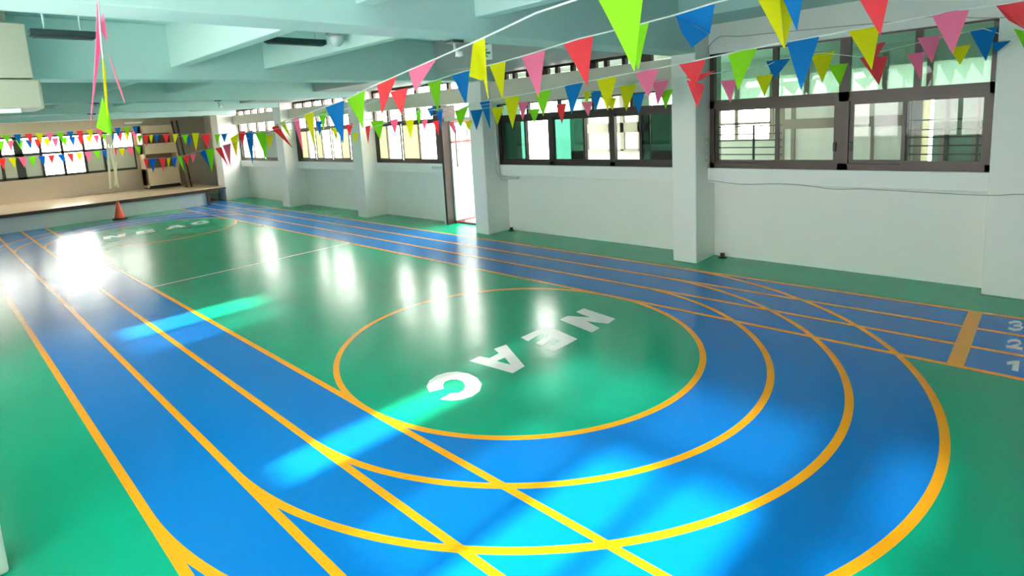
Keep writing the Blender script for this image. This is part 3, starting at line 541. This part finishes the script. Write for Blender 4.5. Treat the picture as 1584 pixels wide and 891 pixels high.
tl = tag(empty('tube_lamp', (-16.6, 1.25, 2.62)), 'short white tube lamp mounted above the stage window', 'lamp')
bm = bmesh.new(); bx(bm, -.05, .05, -.24, .24, -.03, 0); link('housing', bm, WHITEP, tl)
bm = bmesh.new(); tube(bm, [(0, -.22, -.045), (0, .22, -.045)], .018, 8); link('tube', bm, WHITEP, tl, smooth=True)
bm = bmesh.new(); tube(bm, [(0, -.15, 0), (0, -.15, ZC-2.62)], .006, 6); link('drop_rod', bm, GREY, tl)
bm = bmesh.new(); tube(bm, [(0, .15, 0), (0, .15, ZC-2.62)], .006, 6); link('drop_rod', bm, GREY, tl)

# exit sign
ex = tag(empty('exit_sign', (-1.27, 1.16, 2.78)), 'white exit sign with green arrow hanging on a dark bracket', 'sign')
rot = math.radians(43)
bm = bmesh.new(); bx(bm, -.065, .065, -.02, .02, -.085, .085); sb = link('sign_box', bm, WHITEP, ex, bevel=.006)
bm = bmesh.new(); prism(bm, [(-.045, 0), (0, .045), (.018, .045), (-.012, .012), (.045, .012), (.045, -.012), (-.012, -.012), (.018, -.045), (0, -.045)], 0, .002)
ar = link('arrow', bm, GREENS, sb); ar.matrix_local = Matrix.Translation((0, -.0225, -.01)) @ Matrix.Rotation(PI/2, 4, 'X')
bm = bmesh.new(); bx(bm, -.012, .012, -.012, .012, .085, .30); bx(bm, -.09, .09, -.03, .03, .28, .31)
link('bracket', bm, BLACK, ex)
bm = bmesh.new(); bx(bm, -.010, .010, -.010, .010, .30, .485); link('drop_rod', bm, BLACK, ex)
ex.rotation_euler = (0, 0, rot)

# conduit, cables, small wall items on the right wall
bm = bmesh.new(); tube(bm, [(-3.548, 3.64, 2.24), (-3.548, 3.64, 1.12), (-3.54, 3.65, 1.04), (-3.49, 3.66, .985), (-3.42, 3.67, .975), (-3.12, 3.68, .99)], .022, 10)
tag(link('conduit', bm, GREY, smooth=True), 'grey bent conduit running down the column beside the dark window', 'pipe')
def cable(name, pts, r, lab, m=CABLE):
    bm = bmesh.new()
    cu = []
    for i in range(len(pts)-1):
        p0, p1, p2, p3 = [Vector(pts[max(0, min(len(pts)-1, i+k))]) for k in (-1, 0, 1, 2)]
        for s in range(6):
            t = s/6
            cu.append(.5*((2*p1)+(p2-p0)*t+(2*p0-5*p1+4*p2-p3)*t*t+(3*p1-p0-3*p2+p3)*t**3))
    cu.append(Vector(pts[-1])); tube(bm, cu, r, 6)
    return tag(link(name, bm, m, smooth=True), lab, 'cable')
cable('cable', [(.19, 3.68, 1.05), (.63, 3.675, 1.015), (1.0, 3.675, 1.035), (1.3, 3.675, 1.03), (1.63, 3.675, .995), (1.9, 3.675, 1.01), (2.28, 3.675, 1.0), (2.93, 3.64, .995), (3.2, 3.63, 1.02), (3.9, 3.63, 1.0)], .0042, 'thin drooping cable along the ledge below the large brown window')
cable('cable', [(.20, 3.70, 2.66), (.20, 3.70, 2.76), (.34, 3.705, 2.86), (.57, 3.705, 2.83), (1.01, 3.705, 2.81), (1.61, 3.705, 2.78), (2.19, 3.705, 2.75), (2.45, 3.70, 2.75), (2.93, 3.63, 2.65), (3.6, 3.63, 2.62)], .0042, 'thin cable curving along the wall above the large brown window')
for (x_, y_), lab in (((.33, 3.80), 'small dark drain stub on the floor by the near column'), ((-3.45, 3.80), 'small dark drain stub on the floor by the column with conduit')):
    o = tag(empty('drain_stub', (x_, y_, 0)), lab, 'drain', 'floor drain stubs')
    bm = bmesh.new(); lathe(bm, [(.0, 0), (.055, 0), (.055, .012), (.035, .02), (.0, .02)], n=16); link('flange', bm, BLACK, o)
    bm = bmesh.new(); lathe(bm, [(.0, .015), (.03, .015), (.03, .06), (.02, .065), (.0, .065)], n=16); link('stub', bm, BLACK, o)
for z_, lab in ((1.545, 'upper beige wall switch on the side of the near column'), (1.36, 'lower beige wall switch on the side of the near column')):
    o = tag(empty('wall_switch', (.187, 3.62, z_)), lab, 'switch', 'switches on the near column')
    bm = bmesh.new(); bx(bm, -.001, .012, -.04, .04, -.06, .06); link('plate', bm, BEIGE, o, bevel=.003)
    bm = bmesh.new(); bx(bm, .011, .02, -.012, .012, -.02, .02); link('rocker', bm, WHITEP, o, bevel=.002)
pq = tag(empty('wall_plaque', (-5.25, YF-.03, 1.13)), 'small white plaque with a dark row of characters beside the open door', 'sign')
bm = bmesh.new(); bx(bm, -.17, .17, -.012, -.001, -.045, .045); link('plate', bm, WHITEP, pq, bevel=.002)
for k in range(4):
    bm = bmesh.new(); u = -.12+.08*k
    for (p, q, r, s) in ((-.025, .025, .012, .020), (-.025, .025, -.004, .002), (-.025, .025, -.022, -.016), (-.004, .004, -.022, .026)): bx(bm, u+p, u+q, -.015, -.012, r, s)
    link('character', bm, CABLE, pq)

# ------------------------------------------------------------------ bunting
def flag_mesh(bm, tri, ex, seed, thick=.0015):
    rnd = random.Random(seed)
    def sheet(a, b, c, amp):
        a, b, c = Vector(a), Vector(b), Vector(c)
        n = (b-a).cross(c-a)
        if n.length < 1e-9: return
        n.normalize()
        N_ = 6; ph = rnd.uniform(0, 6); grid = {}
        for i in range(N_+1):
            for j in range(N_+1-i):
                u, v = i/N_, j/N_
                p = a+(b-a)*u+(c-a)*v
                off = amp*math.sin(3.0*u+ph+2*v)*v*(1-v*.4)
                grid[i, j] = p+n*off
        for s in (-1, 1):
            vs = {k: bm.verts.new(p+n*thick*.5*s) for k, p in grid.items()}
            for i in range(N_):
                for j in range(N_-i):
                    bm.faces.new((vs[i, j], vs[i+1, j], vs[i, j+1]) if s > 0 else (vs[i, j], vs[i, j+1], vs[i+1, j]))
                    if i+j < N_-1:
                        bm.faces.new((vs[i+1, j], vs[i+1, j+1], vs[i, j+1]) if s > 0 else (vs[i+1, j], vs[i, j+1], vs[i+1, j+1]))
    sheet(*tri, .012)
    for e in ex: sheet(*e, .004)

def build_flag(col, tri, ex, root, seed):
    bm = bmesh.new(); flag_mesh(bm, tri, ex, seed)
    me = bpy.data.meshes.new('pennant'); bm.to_mesh(me); bm.free()
    for p in me.polygons: p.use_smooth = True
    o = bpy.data.objects.new('pennant', me); COL.objects.link(o); me.materials.append(FLAGC[col])
    o.parent = root; o['label'] = col+' triangular pennant'
    o.matrix_parent_inverse = Matrix.Translation(-root.location)
    return o

def build_cord(pts, root, r=.005):
    bm = bmesh.new(); tube(bm, pts, r, 6)
    o = link('cord', bm, CORDM, root, smooth=True); o.matrix_parent_inverse = Matrix.Translation(-root.location)
    return o

LAB = {
 'A': 'bunting string with the largest green pennant, hanging closest under the near beam',
 'B': 'bunting string with a pointed blue pennant left of the large brown window top',
 'C': 'bunting string with a torn red pennant in front of the near column',
 'D': 'lower bunting string of smaller pennants across the large brown window glass',
 'E': 'bunting string of small pennants in front of the open door',
 'F': 'bunting string of small pennants before the second window from the stage',
 'G': 'bunting string over the window bay nearest the stage',
 'H': 'low bunting string drooping before the wall right of the ladder',
 'I': 'upper bunting string in front of the cream cabinet on the stage',
 'J': 'lower bunting string in front of the cream cabinet on the stage'}
sd = 0
for key, cord, flags in T['strings']:
    root = tag(empty('bunting', cord[-1]), LAB[key], 'bunting', 'bunting strings in the hall')
    build_cord(cord, root, .0055 if key in 'ABC' else .004)
    for col, tri, ex in flags:
        sd += 1; build_flag(col, tri, ex, root, sd)
root = tag(empty('bunting', T['near_cord'][0]), 'bunting string seen end-on at left with a long pink pennant and cream ribbons', 'bunting', 'bunting strings in the hall')
build_cord(T['near_cord'], root, .003)
for col, tri, ex in T['near_flags']:
    sd += 1; build_flag(col, tri, ex, root, sd)
for tail in T['near_tails']:
    bm = bmesh.new()
    for p, q in zip(tail, tail[1:]):
        p, q = Vector(p), Vector(q)
        v = [bm.verts.new(w_) for w_ in (p+Vector((0, -.012, 0)), p+Vector((0, .012, 0)), q+Vector((0, .010, 0)), q+Vector((0, -.010, 0)))]
        bm.faces.new(v)
    bmesh.ops.solidify(bm, geom=bm.faces[:], thickness=.002)
    o = link('ribbon', bm, TAN, root); o['label'] = 'cream paper ribbon'; o.matrix_parent_inverse = Matrix.Translation(-root.location)
# strings stretched across in front of the stage window
cols = ['red', 'green', 'yellow', 'blue', 'pink']
for (yy0, yy1, zz, xx, n, lab) in ((-3.9, 1.5, 2.34, -17.3, 26, 'upper bunting string stretched across the stage window'), (-3.9, 1.5, 1.86, -17.1, 24, 'lower bunting string stretched across the stage window'), (-3.9, 1.4, 2.50, -16.6, 22, 'bunting string hung nearest the hall in front of the stage window')):
    pts = [(xx, yy0+(yy1-yy0)*k/20, zz-.08*math.sin(PI*k/20)) for k in range(21)]
    root = tag(empty('bunting', pts[0]), lab, 'bunting', 'bunting strings in the hall')
    build_cord(pts, root, .004)
    for k in range(n):
        t = (k+.5)/n; yc = yy0+(yy1-yy0)*t; zc = zz-.08*math.sin(PI*t); sd += 1
        rj = random.Random(sd)
        w2 = .085; build_flag(cols[(k*2+sd//30) % 5], [(xx, yc-w2, zc), (xx, yc+w2, zc), (xx+rj.uniform(-.03, .05), yc+rj.uniform(-.03, .05), zc-.27-rj.uniform(0, .05))], [], root, sd)

# ------------------------------------------------------------------ daylight
wd = bpy.data.worlds.new('hazy_sky'); SC.world = wd; wd.use_nodes = True
bg = wd.node_tree.nodes['Background']; bg.inputs[0].default_value = (1, .97, .92, 1); bg.inputs[1].default_value = 24.0
sun = bpy.data.lights.new('sun', 'SUN'); sun.energy = 27.0; sun.angle = math.radians(3.0); sun.color = (1, .97, .92)
so = bpy.data.objects.new('sun', sun); COL.objects.link(so)
so.rotation_euler = Vector((.02, math.cos(math.radians(29.8)), -math.sin(math.radians(29.8)))).to_track_quat('-Z', 'Y').to_euler()
def portal(name, loc, direction, sx, sy):
    l = bpy.data.lights.new(name, 'AREA'); l.shape = 'RECTANGLE'; l.size = sx; l.size_y = sy; l.cycles.is_portal = True
    o = bpy.data.objects.new(name, l); COL.objects.link(o); o.location = loc
    o.rotation_euler = Vector(direction).to_track_quat('-Z', 'Z').to_euler()
    return o
portal('daylight_opening', (-9.3, YF+.3, 2.0), (0, -1, 0), 11.4, 1.7)
portal('daylight_opening', (-4.45, YF+.35, 1.2), (0, -1, 0), 1.1, 2.5)
portal('daylight_opening', (X0-.25, -1.27, 1.75), (1, 0, 0), 5.5, 1.3)
portal('daylight_opening', (-3.9, YL-.3, 1.8), (0, 1, 0), 15.5, 1.7)
portal('daylight_opening', (-.3, YO+.3, 1.9), (0, -1, 0), 7.4, 1.6)

# ------------------------------------------------------------------ camera
cam = bpy.data.cameras.new('camera'); co = bpy.data.objects.new('camera', cam); COL.objects.link(co)
cam.sensor_width = 36; cam.sensor_fit = 'HORIZONTAL'; cam.lens = 19.99731; cam.shift_x = 0.035649; cam.shift_y = -0.083182
cam.clip_start = .05; cam.clip_end = 200
co.matrix_world = Matrix([[0.69993, -0.059493, 0.71173, 3.38267], [0.711485, 0.145075, -0.687563, -3.65959], [-0.062349, 0.98763, 0.14387, 2.02191], [0, 0, 0, 1]])
SC.camera = co
SC.view_settings.view_transform = 'Standard'; SC.view_settings.look = 'None'; SC.view_settings.gamma = 1; SC.view_settings.use_curve_mapping = False
SC.view_settings.exposure = 0.0
SC.cycles.use_denoising = True
SC.cycles.max_bounces = 10; SC.cycles.diffuse_bounces = 6; SC.cycles.glossy_bounces = 4; SC.cycles.transparent_max_bounces = 16
SC.cycles.sample_clamp_indirect = 10; SC.cycles.caustics_reflective = False; SC.cycles.caustics_refractive = False
